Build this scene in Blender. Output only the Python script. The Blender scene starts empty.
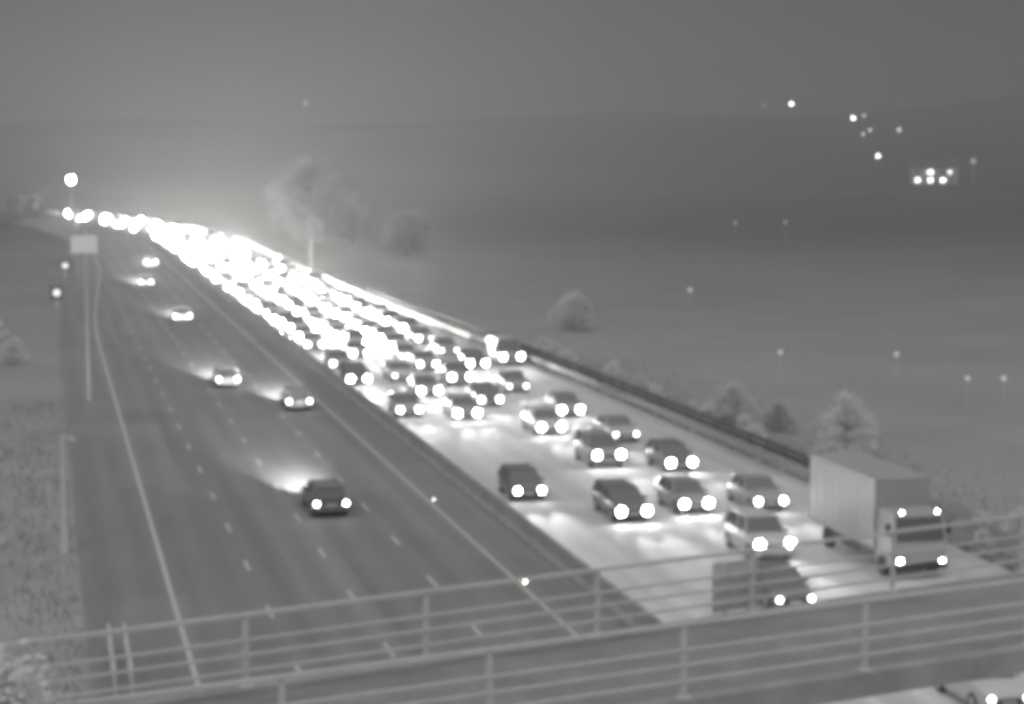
import bpy, math, random
from mathutils import Vector, Matrix
random.seed(11)
S = bpy.context.scene
C = S.collection
PI = math.pi
# ------------------------------------------------------------------ camera
CAMZ = 18.0; FPX = 2000.0; PITCH = math.atan(202.0 / FPX)
cam = bpy.data.cameras.new('camera'); camo = bpy.data.objects.new('camera', cam); C.objects.link(camo)
camo.location = (0, 0, CAMZ); camo.rotation_euler = (PI / 2 - PITCH, 0, 0)
cam.sensor_width = 36; cam.lens = 36 * FPX / 1024; cam.clip_start = 0.5; cam.clip_end = 20000
S.camera = camo
# ------------------------------------------------------------------ night sky: low cloud lit from below, brightest overhead
W = bpy.data.worlds.new('World'); S.world = W; W.use_nodes = True
nt = W.node_tree; nd = nt.nodes; lk = nt.links
for n in list(nd): nd.remove(n)
out = nd.new('ShaderNodeOutputWorld'); bg = nd.new('ShaderNodeBackground')
tc = nd.new('ShaderNodeTexCoord'); sx = nd.new('ShaderNodeSeparateXYZ')
mr = nd.new('ShaderNodeMapRange'); mr.inputs['From Min'].default_value = 0.12; mr.inputs['From Max'].default_value = 1.0
mr.inputs['To Min'].default_value = 0.052; mr.inputs['To Max'].default_value = 0.86
lk.new(tc.outputs['Generated'], sx.inputs[0]); lk.new(sx.outputs['Z'], mr.inputs['Value'])
nz = nd.new('ShaderNodeTexNoise'); nz.inputs['Scale'].default_value = 3.0; nz.inputs['Detail'].default_value = 4.0
mpn = nd.new('ShaderNodeMapping'); mpn.inputs['Scale'].default_value = (1, 1, 5)
lk.new(tc.outputs['Generated'], mpn.inputs[0]); lk.new(mpn.outputs[0], nz.inputs['Vector'])
m2 = nd.new('ShaderNodeMapRange'); m2.inputs['To Min'].default_value = 0.86; m2.inputs['To Max'].default_value = 1.14
lk.new(nz.outputs[0], m2.inputs['Value'])
mu = nd.new('ShaderNodeMath'); mu.operation = 'MULTIPLY'
lk.new(mr.outputs[0], mu.inputs[0]); lk.new(m2.outputs[0], mu.inputs[1])
cb = nd.new('ShaderNodeCombineColor')
for k in range(3): lk.new(mu.outputs[0], cb.inputs[k])
lk.new(cb.outputs[0], bg.inputs['Color']); bg.inputs['Strength'].default_value = 1.0
lk.new(bg.outputs[0], out.inputs['Surface'])
# ------------------------------------------------------------------ weak diffuse light from behind the camera, lifts the railings
sl = bpy.data.lights.new('sky_glow', 'SUN'); sl.energy = 0.9; sl.angle = math.radians(20); sl.color = (1, .99, .97)
so = bpy.data.objects.new('sky_glow', sl); C.objects.link(so)
so.rotation_euler = (math.radians(62), 0, math.radians(-18))
# ------------------------------------------------------------------ render settings
S.view_settings.view_transform = 'Standard'; S.view_settings.look = 'None'
S.view_settings.exposure = 0.12; S.view_settings.gamma = 1.0; S.view_settings.use_curve_mapping = False
S.render.engine = 'CYCLES'
cy = S.cycles
cy.filter_width = 6.2            # the soft sensor of a traffic camera
cy.pixel_filter_type = 'BLACKMAN_HARRIS'
cy.use_denoising = True
cy.use_adaptive_sampling = False; cy.max_bounces = 5; cy.diffuse_bounces = 2; cy.glossy_bounces = 2; cy.transparent_max_bounces = 4; cy.transmission_bounces = 2
cy.volume_bounces = 2
cy.sample_clamp_indirect = 4.0
cy.caustics_reflective = False; cy.caustics_refractive = False
HAZE_DENSITY = 0.0009
HEAD = 60.0; HEADFAR = 9500.0    # headlamp lens radiance: dipped beams seen from above, full beams seen far off
# ------------------------------------------------------------------ helpers
def tag(o, label=None, cat=None, group=None, kind=None):
    if label: o['label'] = label
    if cat: o['category'] = cat
    if group: o['group'] = group
    if kind: o['kind'] = kind
    return o
def mat(name, g, rough=0.8, noise=0.0, nscale=2.0, metal=0.0, emit=0.0, spec=0.5, tint=(1, 1, 1), bump=0.0):
    m = bpy.data.materials.new(name); m.use_nodes = True
    t = m.node_tree; p = t.nodes['Principled BSDF']
    p.inputs['Base Color'].default_value = (g * tint[0], g * tint[1], g * tint[2], 1)
    p.inputs['Roughness'].default_value = rough; p.inputs['Metallic'].default_value = metal
    p.inputs['Specular IOR Level'].default_value = spec
    if noise:
        c = t.nodes.new('ShaderNodeTexCoord'); n = t.nodes.new('ShaderNodeTexNoise')
        n.inputs['Scale'].default_value = nscale; n.inputs['Detail'].default_value = 6; n.inputs['Roughness'].default_value = .65
        r = t.nodes.new('ShaderNodeMapRange'); r.inputs['From Min'].default_value = .25; r.inputs['From Max'].default_value = .75
        r.inputs['To Min'].default_value = g * (1 - noise); r.inputs['To Max'].default_value = g * (1 + noise)
        k = t.nodes.new('ShaderNodeCombineColor')
        t.links.new(c.outputs['Object'], n.inputs['Vector']); t.links.new(n.outputs[0], r.inputs['Value'])
        for q in range(3): t.links.new(r.outputs[0], k.inputs[q])
        t.links.new(k.outputs[0], p.inputs['Base Color'])
        if bump:
            b = t.nodes.new('ShaderNodeBump'); b.inputs['Strength'].default_value = bump; b.inputs['Distance'].default_value = .05
            t.links.new(n.outputs[0], b.inputs['Height']); t.links.new(b.outputs[0], p.inputs['Normal'])
    if emit:
        p.inputs['Emission Color'].default_value = (tint[0], tint[1], tint[2], 1)
        p.inputs['Emission Strength'].default_value = emit
    return m
def leafmat(name, g):
    m = mat(name, g, .7, .35, .4); t = m.node_tree
    tr = t.nodes.new('ShaderNodeBsdfTranslucent'); tr.inputs['Color'].default_value = (g, g, g, 1)
    ad = t.nodes.new('ShaderNodeMixShader'); ad.inputs[0].default_value = .45
    t.links.new(t.nodes['Principled BSDF'].outputs[0], ad.inputs[1]); t.links.new(tr.outputs[0], ad.inputs[2])
    t.links.new(ad.outputs[0], t.nodes['Material Output'].inputs['Surface'])
    return m
def lampmat(name, e, tint=(1, 1, 1)):
    """a lamp lens: gives off light from its front side only"""
    m = bpy.data.materials.new(name); m.use_nodes = True
    t = m.node_tree; p = t.nodes['Principled BSDF']
    p.inputs['Base Color'].default_value = (.3, .3, .3, 1)
    p.inputs['Emission Color'].default_value = (*tint, 1)
    g = t.nodes.new('ShaderNodeNewGeometry'); s = t.nodes.new('ShaderNodeMath'); s.operation = 'MULTIPLY_ADD'
    s.inputs[1].default_value = -e; s.inputs[2].default_value = e
    t.links.new(g.outputs['Backfacing'], s.inputs[0]); t.links.new(s.outputs[0], p.inputs['Emission Strength'])
    m.cycles.emission_sampling = 'FRONT'
    return m
class MB:
    def __init__(s): s.v = []; s.f = []; s.m = []; s.uv = None
    def add(s, vs, fs, mi=0):
        b = len(s.v); s.v += [tuple(v) for v in vs]
        for f in fs: s.f.append(tuple(i + b for i in f)); s.m.append(mi)
        return s
    def box(s, c, d, mi=0, M=None):
        x, y, z = c; a, b, h = d[0] / 2, d[1] / 2, d[2] / 2
        vs = [Vector((x + i * a, y + j * b, z + k * h)) for k in (-1, 1) for j in (-1, 1) for i in (-1, 1)]
        if M: vs = [M @ v for v in vs]
        return s.add(vs, [(0, 2, 3, 1), (4, 5, 7, 6), (0, 1, 5, 4), (2, 6, 7, 3), (0, 4, 6, 2), (1, 3, 7, 5)], mi)
    def bar(s, p, q, r, r2=None, n=8, mi=0):
        p = Vector(p); q = Vector(q); d = (q - p).normalized(); r2 = r if r2 is None else r2
        u = d.orthogonal().normalized(); w = d.cross(u)
        vs = [p + (u * math.cos(2 * PI * i / n) + w * math.sin(2 * PI * i / n)) * r for i in range(n)]
        vs += [q + (u * math.cos(2 * PI * i / n) + w * math.sin(2 * PI * i / n)) * r2 for i in range(n)]
        fs = [(i, (i + 1) % n, n + (i + 1) % n, n + i) for i in range(n)] + [tuple(range(n))[::-1], tuple(range(n, 2 * n))]
        return s.add(vs, fs, mi)
    def path(s, pts, r, n=8, mi=0):
        """a round bar along a line of points, mitred"""
        pts = [Vector(p) for p in pts]; vs = []
        for i, p in enumerate(pts):
            d = (pts[min(i + 1, len(pts) - 1)] - pts[max(i - 1, 0)]).normalized()
            u = d.cross(Vector((0, 0, 1))).normalized(); w = u.cross(d)
            vs += [p + (u * math.cos(2 * PI * k / n) + w * math.sin(2 * PI * k / n)) * r for k in range(n)]
        fs = []
        for i in range(len(pts) - 1):
            fs += [(i * n + k, i * n + (k + 1) % n, (i + 1) * n + (k + 1) % n, (i + 1) * n + k) for k in range(n)]
        fs += [tuple(range(n))[::-1], tuple(range(len(vs) - n, len(vs)))]
        return s.add(vs, fs, mi)
    def disc(s, c, nrm, r, n=8, mi=0, sy=1.0):
        nrm = Vector(nrm).normalized(); u = Vector((0, 0, 1)).cross(nrm).normalized(); w = nrm.cross(u)
        c = Vector(c)
        return s.add([c + u * math.cos(2 * PI * i / n) * r + w * math.sin(2 * PI * i / n) * r * sy for i in range(n)], [tuple(range(n))], mi)
    def mesh(s, name, mats, smooth=False):
        me = bpy.data.meshes.new(name); me.from_pydata(s.v, [], s.f)
        for m in mats: me.materials.append(m)
        me.polygons.foreach_set('material_index', s.m)
        if smooth:
            me.polygons.foreach_set('use_smooth', [True] * len(me.polygons))
            try: me.set_sharp_from_angle(angle=math.radians(38))
            except Exception: pass
        me.update(); return me
    def build(s, name, mats, parent=None, smooth=False):
        if not isinstance(mats, (list, tuple)): mats = [mats]
        o = bpy.data.objects.new(name, s.mesh(name, mats, smooth)); C.objects.link(o)
        if parent: o.parent = parent
        return o
def empty(name, loc=(0, 0, 0), rz=0.0):
    o = bpy.data.objects.new(name, None); C.objects.link(o); o.location = loc; o.rotation_euler = (0, 0, rz)
    o.empty_display_size = .3
    return o
def copy_tree(o, parent=None):
    c = o.copy(); C.objects.link(c); c.parent = parent
    for ch in list(o.children): copy_tree(ch, c)
    return c
# ------------------------------------------------------------------ the motorway's line on the map
AR = math.atan2(467, 2000); ca, sa = math.cos(AR), math.sin(AR)
S0, RAD, LREF = 380.0, 500.0, 25.0
def elev(s):
    return .0 if s < 400 else .009 * (min(s, 900) - 400) * smooth(400, 480, s)
def R(s, lat, z=0.0):
    z += elev(s)
    if s > S0:
        th = (s - S0) / RAD; dl = lat - LREF
        s, lat = S0 + RAD * math.sin(th) + dl * math.sin(th), LREF - RAD * (1 - math.cos(th)) + dl * math.cos(th)
    return Vector((lat * ca - s * sa, lat * sa + s * ca, z))
def head(s):
    """angle that turns +Y onto the road's direction at s"""
    return AR + max(0.0, (s - S0) / RAD)
def rl(x, y):
    return (-x * sa + y * ca, x * ca + y * sa)
def smooth(a, b, x):
    t = min(1, max(0, (x - a) / (b - a))); return t * t * (3 - 2 * t)
def left_line(s): return 4.7 + 3.4 * smooth(190, 330, s)
def rail_lat(s): return 39.7 - 2.6 * smooth(140, 240, s)
def vnoise(x, y):
    return (math.sin(x * .013 + 1.3) * math.cos(y * .011 - .7) + .5 * math.sin(x * .031 + y * .017 + 2) + .25 * math.sin(x * .07 - y * .061))
ROADPTS = [(s, R(s, 20)) for s in range(-60, 1100, 5)]
def terrain(x, y):
    s, lat = rl(x, y)
    lift = 0.0
    if s > S0:
        d, sn = min((math.hypot(x - p.x, y - p.y), sq) for sq, p in ROADPTS)
        lift = elev(sn)
        k = smooth(30, 90, d)
        kk = smooth(26, 34, d)
    else:
        k = smooth(24, 90, abs(lat - 20.5)); kk = smooth(21.5, 27, abs(lat - 20.5))
    base = -0.12 - kk * .55 + k * (vnoise(x, y) * 1.1 - .9)
    r = math.hypot(x, y)
    far = smooth(620, 1900, r)
    az = math.atan2(x, max(y, 1))
    top = 38 + 9 * math.sin(az * 9 + 1.5) + 5 * math.sin(az * 23) + 46 * smooth(.10, .34, az) + 8 * smooth(0.0, -.35, az)
    base += far * top * (1 + .05 * math.sin(r * .006)) + smooth(350, 800, r) * smooth(.02, .2, az) * 7
    if y < 0: base = -0.12 - kk * .5
    return base + lift - (.25 if lift else 0)
# ------------------------------------------------------------------ materials
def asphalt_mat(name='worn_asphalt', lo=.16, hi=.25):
    m = bpy.data.materials.new(name); m.use_nodes = True
    t = m.node_tree; N = t.nodes; L = t.links; p = N['Principled BSDF']
    uv = N.new('ShaderNodeUVMap'); uv.uv_map = 'lane'
    sp = N.new('ShaderNodeSeparateXYZ'); L.new(uv.outputs[0], sp.inputs[0])
    # two wheel tracks per 3.6 m lane, polished and oily between them
    f = N.new('ShaderNodeMath'); f.operation = 'MULTIPLY'; f.inputs[1].default_value = 2 * PI / 1.8; L.new(sp.outputs[0], f.inputs[0])
    co = N.new('ShaderNodeMath'); co.operation = 'COSINE'; L.new(f.outputs[0], co.inputs[0])
    mp = N.new('ShaderNodeMapping'); mp.inputs['Scale'].default_value = (1.2, .04, 1); L.new(uv.outputs[0], mp.inputs[0])
    n1 = N.new('ShaderNodeTexNoise'); n1.inputs['Scale'].default_value = 1.0; n1.inputs['Detail'].default_value = 5; L.new(mp.outputs[0], n1.inputs['Vector'])
    n2 = N.new('ShaderNodeTexNoise'); n2.inputs['Scale'].default_value = .12; n2.inputs['Detail'].default_value = 6; L.new(uv.outputs[0], n2.inputs['Vector'])
    a = N.new('ShaderNodeMath'); a.operation = 'MULTIPLY_ADD'; a.inputs[1].default_value = .08; a.inputs[2].default_value = .0; L.new(co.outputs[0], a.inputs[0])
    b = N.new('ShaderNodeMath'); b.operation = 'MULTIPLY_ADD'; b.inputs[1].default_value = .55; L.new(n1.outputs[0], b.inputs[0]); L.new(a.outputs[0], b.inputs[2])
    c = N.new('ShaderNodeMath'); c.operation = 'MULTIPLY_ADD'; c.inputs[1].default_value = .6; L.new(n2.outputs[0], c.inputs[0]); L.new(b.outputs[0], c.inputs[2])
    r = N.new('ShaderNodeMapRange'); r.inputs['From Min'].default_value = .25; r.inputs['From Max'].default_value = .85
    r.inputs['To Min'].default_value = lo; r.inputs['To Max'].default_value = hi; L.new(c.outputs[0], r.inputs['Value'])
    fg = N.new('ShaderNodeTexNoise'); fg.inputs['Scale'].default_value = 3.2; fg.inputs['Detail'].default_value = 8; fg.inputs['Roughness'].default_value = .8
    L.new(uv.outputs[0], fg.inputs['Vector'])
    fr = N.new('ShaderNodeMapRange'); fr.inputs['From Min'].default_value = .3; fr.inputs['From Max'].default_value = .7; fr.inputs['To Min'].default_value = .78; fr.inputs['To Max'].default_value = 1.22
    L.new(fg.outputs[0], fr.inputs['Value'])
    fm = N.new('ShaderNodeMath'); fm.operation = 'MULTIPLY'; L.new(r.outputs[0], fm.inputs[0]); L.new(fr.outputs[0], fm.inputs[1])
    # surfacing joints and tar patches
    vp = N.new('ShaderNodeTexVoronoi'); vp.feature = 'F1'; vp.distance = 'CHEBYCHEV'; vm = N.new('ShaderNodeMapping'); vm.inputs['Scale'].default_value = (.27, .035, 1); vm.inputs['Location'].default_value = (.5, .2, 0)
    L.new(uv.outputs[0], vm.inputs[0]); L.new(vm.outputs[0], vp.inputs['Vector']); vp.inputs['Scale'].default_value = 1.0; vp.inputs['Randomness'].default_value = .7
    vr = N.new('ShaderNodeSeparateColor'); L.new(vp.outputs['Color'], vr.inputs[0])
    v2 = N.new('ShaderNodeMapRange'); v2.inputs['To Min'].default_value = .9; v2.inputs['To Max'].default_value = 1.1; L.new(vr.outputs[0], v2.inputs['Value'])
    f2 = N.new('ShaderNodeMath'); f2.operation = 'MULTIPLY'; L.new(fm.outputs[0], f2.inputs[0]); L.new(v2.outputs[0], f2.inputs[1])
    k = N.new('ShaderNodeCombineColor')
    for q in range(3): L.new(f2.outputs[0], k.inputs[q])
    L.new(k.outputs[0], p.inputs['Base Color'])
    r2 = N.new('ShaderNodeMapRange'); r2.inputs['To Min'].default_value = .66; r2.inputs['To Max'].default_value = .85; L.new(n2.outputs[0], r2.inputs['Value'])
    L.new(r2.outputs[0], p.inputs['Roughness']); p.inputs['Specular IOR Level'].default_value = .5
    g = N.new('ShaderNodeTexNoise'); g.inputs['Scale'].default_value = 6; L.new(uv.outputs[0], g.inputs['Vector'])
    bp = N.new('ShaderNodeBump'); bp.inputs['Strength'].default_value = .35; bp.inputs['Distance'].default_value = .02
    L.new(g.outputs[0], bp.inputs['Height']); L.new(bp.outputs[0], p.inputs['Normal'])
    return m
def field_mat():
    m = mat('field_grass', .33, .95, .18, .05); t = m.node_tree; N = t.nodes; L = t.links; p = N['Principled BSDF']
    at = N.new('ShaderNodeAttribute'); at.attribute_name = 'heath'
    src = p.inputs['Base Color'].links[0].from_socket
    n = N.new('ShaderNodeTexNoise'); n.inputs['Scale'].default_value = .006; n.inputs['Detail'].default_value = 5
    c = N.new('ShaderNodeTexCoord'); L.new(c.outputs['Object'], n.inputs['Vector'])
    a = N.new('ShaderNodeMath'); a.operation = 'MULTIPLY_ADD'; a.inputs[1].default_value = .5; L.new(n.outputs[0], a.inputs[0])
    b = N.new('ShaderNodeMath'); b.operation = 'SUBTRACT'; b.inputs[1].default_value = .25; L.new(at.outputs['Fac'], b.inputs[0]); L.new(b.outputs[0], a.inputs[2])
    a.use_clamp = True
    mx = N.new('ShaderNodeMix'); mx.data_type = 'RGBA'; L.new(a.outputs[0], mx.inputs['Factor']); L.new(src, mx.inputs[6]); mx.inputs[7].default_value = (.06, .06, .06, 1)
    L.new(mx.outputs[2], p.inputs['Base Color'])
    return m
M = dict(
    head1=lampmat('headlamp_lens_dim', HEAD * .35, (1, .985, .96)), head3=lampmat('headlamp_lens_bright', HEAD * 1.8, (1, .99, .975)), headmid=lampmat('full_beam_lens_near', HEADFAR * .25, (1, .985, .965)),
    asphalt=asphalt_mat(), beamlit_road=asphalt_mat('headlamp_lightened_road', .37, .62),  # jammed side's road colour lightened to stand in for headlamp light
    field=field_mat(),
    paint=mat('road_paint', .5, .6, .18, 1.5),
    concrete=mat('concrete', .34, .85, .25, .8, bump=.2),
    deck=mat('deck_surface', .24, .8, .25, .7, bump=.2),
    galv=mat('galvanised_steel', .58, .55, .12, 1.2),
    leaf=leafmat('leaves', .82),
    leafmid=leafmat('pale_leaves', .66), leaf2=leafmat('dark_leaves', .3),
    bark=mat('bark', .16, .9, .3, 3),
    grass=mat('grass_blades', .34, .8, .35, .3),
    dark=mat('black_plastic', .03, .6),
    rubber=mat('tyre_rubber', .03, .85),
    glass=mat('car_glass', .12, .12, spec=.8),
    rim=mat('wheel_rim', .5, .35, metal=.7),
    plate=mat('plate_yellow', .6, .5),
    head=lampmat('headlamp_lens', HEAD, (1, .985, .96)),
    headfar=lampmat('full_beam_lens', HEADFAR, (1, .985, .965)),
    signal=lampmat('signal_lens', .9),
    face=lampmat('sign_face', .30),
    headdim=lampmat('side_lamp_lens', 60, (1, .97, .93)),
    tail=lampmat('tail_lamp_lens', 30, (1, .97, .95)),
    plateglow=lampmat('plate_lamp', 2.2),
    red=mat('lens', .12, .3),
    street=lampmat('street_lamp_lens', 500, (1, .97, .96)),
    win=lampmat('lit_window', 7, (1, .98, .92)),
    rail=mat('old_guardrail_steel', .24, .6, .15, 1.2),
    timber=mat('weathered_timber', .09, .9, .3, 2),
    wall=mat('house_render', .45, .9, .15, .8),
    roof=mat('roof_tiles', .12, .9, .2, 1),
    whitebox=mat('box_body_white', .34, .45, .1, .7),
    brick=mat('brick', .25, .9, .2, 1),
)
glint_hi = lampmat('stud_glint_bright', 45, (1, 1, .8)); glint_lo = lampmat('stud_glint_faint', 14)  # glow put on two passive reflectors to stand in for their glints
PAINTS = [mat('car_paint_white', .6, .25, spec=.6), mat('car_paint_silver', .42, .28, metal=.4), mat('car_paint_grey', .34, .28, spec=.6),
          mat('car_paint_black', .16, .2, spec=.6), mat('car_paint_mid', .42, .28, spec=.6)]
# ------------------------------------------------------------------ ground
def axis(a, b, n0):
    return [a + (b - a) * i / n0 for i in range(n0 + 1)]
def ground():
    xs = sorted(set([-3000, -2600, -2200, -1800, -1500, -1200, -1000, -850, -700, -600] + [round(v, 1) for v in axis(-500, 260, 190)] + [300, 350, 420, 500, 600, 700, 850, 1000, 1200, 1500, 1800, 2200, 2600, 3000]))
    ys = sorted(set([-700, -400, -200, -100] + [round(v, 1) for v in axis(-40, 700, 185)] + [round(v, 1) for v in axis(720, 2600, 60)] + [2800, 3100, 3400, 3700]))
    mb = MB(); nx = len(xs)
    vs = [(x, y, terrain(x, y)) for y in ys for x in xs]
    fs = [(j * nx + i, j * nx + i + 1, (j + 1) * nx + i + 1, (j + 1) * nx + i) for j in range(len(ys) - 1) for i in range(nx - 1)]
    mb.add(vs, fs)
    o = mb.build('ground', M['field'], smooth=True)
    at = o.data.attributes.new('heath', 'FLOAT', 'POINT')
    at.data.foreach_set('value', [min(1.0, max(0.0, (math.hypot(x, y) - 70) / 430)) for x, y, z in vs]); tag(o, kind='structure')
ground()
def strip(name, fa, fb, z, m, s0=-40, s1=1000, ds=5, mb=None, uv=True):
    n = max(1, round((s1 - s0) / ds)); own = mb is None
    if own: mb = MB()
    vs = []; uvs = []
    K = 8 if own else 1
    for i in range(n + 1):
        s = s0 + (s1 - s0) * i / n
        for k in range(K + 1):
            l = fa(s) + (fb(s) - fa(s)) * k / K
            vs.append(R(s, l, z)); uvs.append((l - 4.7, s))
    w = K + 1
    fs = [(j * w + i, j * w + i + 1, (j + 1) * w + i + 1, (j + 1) * w + i) for j in range(n) for i in range(K)]
    mb.add(vs, fs)
    if not own: return
    o = mb.build(name, m)
    l = o.data.uv_layers.new(name='lane')
    for lp in o.data.loops: l.data[lp.index].uv = uvs[lp.vertex_index]
    tag(o, kind='structure'); return o
strip('left_carriageway', lambda s: left_line(s) - 3.5, lambda s: 21.25, 0.0, M['asphalt'])
strip('right_carriageway', lambda s: 21.85, lambda s: rail_lat(s) + .35, 0.0, M['beamlit_road'])
# kerb drains and verge edges
def lines():
    mb = MB()
    def solid(f, w=.2, s0=-40, s1=950): strip('', lambda s: f(s) - w / 2, lambda s: f(s) + w / 2, .006, None, s0, s1, 4, mb)
    def dashes(lat, s0, s1, w=.16, on=2.2, per=9.0, ph=0):
        s = s0 + ph
        while s < s1:
            strip('', lambda q: lat - w / 2, lambda q: lat + w / 2, .006, None, s, s + on, on, mb)
            s += per
    solid(left_line, .19); solid(lambda s: 18.95, .16)
    solid(lambda s: 22.15, .2); solid(lambda s: 36.5 - 1.2 * smooth(140, 240, s), .22)
    dashes(8.25, 4, 230, ph=0); dashes(11.8, 4, 600, ph=2); dashes(15.5, 4, 600, ph=4)
    for l in (25.6, 29.2, 32.8): dashes(l, 4, 620, ph=l % 3)
    o = mb.build('road_markings', M['paint']); tag(o, kind='structure')
lines()
# ------------------------------------------------------------------ haze
hz = MB().box((0, 1500, 69), (7000, 5600, 150)).build('haze', [])
hm = bpy.data.materials.new('haze'); hm.use_nodes = True
t = hm.node_tree
for n in list(t.nodes): t.nodes.remove(n)
o_ = t.nodes.new('ShaderNodeOutputMaterial'); pv = t.nodes.new('ShaderNodeVolumePrincipled')
pv.inputs['Color'].default_value = (.42, .42, .42, 1); pv.inputs['Density'].default_value = HAZE_DENSITY; pv.inputs['Anisotropy'].default_value = .25
t.links.new(pv.outputs[0], o_.inputs['Volume'])
hz.data.materials.append(hm); tag(hz, kind='stuff')
# ------------------------------------------------------------------ central concrete barrier
def central_barrier():
    prof = [(-.29, 0), (-.27, .08), (-.13, .3), (-.09, .88), (-.05, .92), (.05, .92), (.09, .88), (.13, .3), (.27, .08), (.29, 0)]
    mb = MB(); n = len(prof); ss = [-40 + 4 * i for i in range(int(1000 / 4))]
    vs = [R(s, 21.55 + x, z - (.1 if z == 0 else 0)) for s in ss for x, z in prof]
    fs = [(j * n + i, (j + 1) * n + i, (j + 1) * n + i + 1, j * n + i + 1) for j in range(len(ss) - 1) for i in range(n - 1)]
    mb.add(vs, fs)
    o = mb.build('concrete_barrier', M['concrete']); tag(o, 'long low concrete barrier dividing the dark carriageway from the jammed one', 'barrier')
central_barrier()
def armco(name, flat, s0, s1, label, face):
    root = empty(name, R(s0, flat(s0)))
    inv = Matrix.Translation(-root.location)
    prof = [(0, .40), (.06, .44), (.06, .54), (0, .6), (0, .72), (.06, .78), (.06, .9), (0, .94)]
    ss = [s0 + 4 * i for i in range(int((s1 - s0) / 4) + 1)]; n = len(prof)
    mb = MB(); vs = [inv @ R(s, flat(s) + face * x, z) for s in ss for x, z in prof]
    mb.add(vs, [(j * n + i, (j + 1) * n + i, (j + 1) * n + i + 1, j * n + i + 1) for j in range(len(ss) - 1) for i in range(n - 1)])
    mb.build('rail_beam', M['rail'], root)
    cnt = 0
    for s in ss:
        if s < 60 or cnt > 90: continue
        p = R(s, flat(s) - face * .1); mb = MB()
        mb.box((p.x, p.y, .3), (.1, .14, 1.3)); mb.v = [tuple(inv @ Vector(v)) for v in mb.v]
        mb.build('post', M['galv'], root); cnt += 1
    tag(root, label, 'guardrail')
armco('guardrail', rail_lat, 40, 400, 'pale steel guardrail along the outer edge of the jammed carriageway', -1)
def timber_fence():
    root = empty('timber_fence', R(88, rail_lat(88) + .95)); inv = Matrix.Translation(-root.location); mb = MB()
    ss = [88 + 3 * i for i in range(52)]
    for a, b in zip(ss, ss[1:]):
        for z in (.35, .72, 1.09):
            p, q = R(a, rail_lat(a) + .95), R(b, rail_lat(b) + .95); d = (q - p); c = (p + q) / 2
            Mx = inv @ Matrix.Translation((c.x, c.y, z + .05)) @ Matrix.Rotation(math.atan2(d.y, d.x), 4, 'Z')
            mb.box((0, 0, 0), (d.length - .01, .04, .27), M=Mx)
    mb.build('boards', M['timber'], root)
    for a in ss:
        p = R(a, rail_lat(a) + 1.03); m = MB(); m.box((p.x, p.y, .25), (.12, .12, 2.1)); m.v = [tuple(inv @ Vector(v)) for v in m.v]; m.build('post', M['timber'], root)
    tag(root, 'low dark boarded fence running just behind the pale guardrail', 'fence')
timber_fence()
# ------------------------------------------------------------------ bridge with two parapets
def near_y(x): return 36.25 + .53 * x
def far_y(x): return 41.95 + .595 * x
def bridge():
    root = empty('road_bridge', (0, 39, 0)); inv = Vector((0, 39, 0))
    def slab(name, ya, yb, z0, z1, m, x0=-17.0, x1=46.0):
        mb = MB()
        vs = [(x0, ya(x0), z0), (x1, ya(x1), z0), (x1, yb(x1), z0), (x0, yb(x0), z0), (x0, ya(x0), z1), (x1, ya(x1), z1), (x1, yb(x1), z1), (x0, yb(x0), z1)]
        mb.add([Vector(v) - inv for v in vs], [(0, 3, 2, 1), (4, 5, 6, 7), (0, 1, 5, 4), (1, 2, 6, 5), (2, 3, 7, 6), (3, 0, 4, 7)])
        mb.build(name, m, root)
    slab('deck', lambda x: near_y(x) + .22, lambda x: far_y(x) - .22, 6.98, 7.30, M['deck'])
    slab('edge_beam', lambda x: near_y(x) - .22, lambda x: near_y(x) + .217, 6.9, 7.4, M['concrete'])
    slab('edge_beam', lambda x: far_y(x) - .217, lambda x: far_y(x) + .22, 6.9, 7.4, M['concrete'])
    # supports outside the carriageways
    for want in (-2.0, 43.5):
        c = next(x10 / 10 for x10 in range(-160, 460) if rl(x10 / 10, near_y(x10 / 10) + 3)[1] > want)
        mb = MB()
        for k in (1.6, 4.4): mb.bar((c, near_y(c) + k - 39, -.6), (c, near_y(c) + k - 39, 6.977), .4, n=16)
        mb.build('pier', M['concrete'], root, smooth=True)
    for x0, x1 in ((-19.5, -17.0), (46.0, 48.5)): slab('abutment', lambda x: near_y(x) - .6, lambda x: far_y(x) + .6, -.6, 7.35, M['concrete'], x0, x1)
    tag(root, 'narrow concrete overbridge crossing the bottom of the view on a slant', 'bridge')
bridge()
def parapet(fy, xs, label):
    x0, x1 = -18.0, 46.5
    d = Vector((x1 - x0, fy(x1) - fy(x0), 0)).normalized(); ang = math.atan2(d.y, d.x)
    root = empty('bridge_parapet', (xs[0], fy(xs[0]), 7.4)); base = root.location.copy()
    def P(x, z): return Vector((x, fy(x), 7.4 + z)) - base
    for z, h in ((1.46, .085), (.95, .06), (.65, .06), (.33, .06)):
        mb = MB(); a = P(x0, z); b = P(x1, z); c = (a + b) / 2
        Mx = Matrix.Translation(c) @ Matrix.Rotation(ang, 4, 'Z')
        mb.box((0, 0, 0), ((b - a).length, h if z > 1 else .055, h * .85), M=Mx)
        mb.build('rail', M['galv'], root)
    for x in xs:
        mb = MB(); Mx = Matrix.Translation(P(x, 0)) @ Matrix.Rotation(ang, 4, 'Z')
        mb.box((0, .04, .70), (.09, .09, 1.42), M=Mx)
        mb.box((0, .02, .012), (.26, .26, .03), M=Mx)
        mb.build('post', M['galv'], root)
    tag(root, label, 'railing')
parapet(near_y, [-15.2, -11.5, -7.75, -4.0, -.4, 3.35, 7.24, 11.1, 15, 19, 23, 27, 31, 35, 39, 43], 'pale four-rail steel parapet nearest the camera, on the near edge of the bridge')
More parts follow.
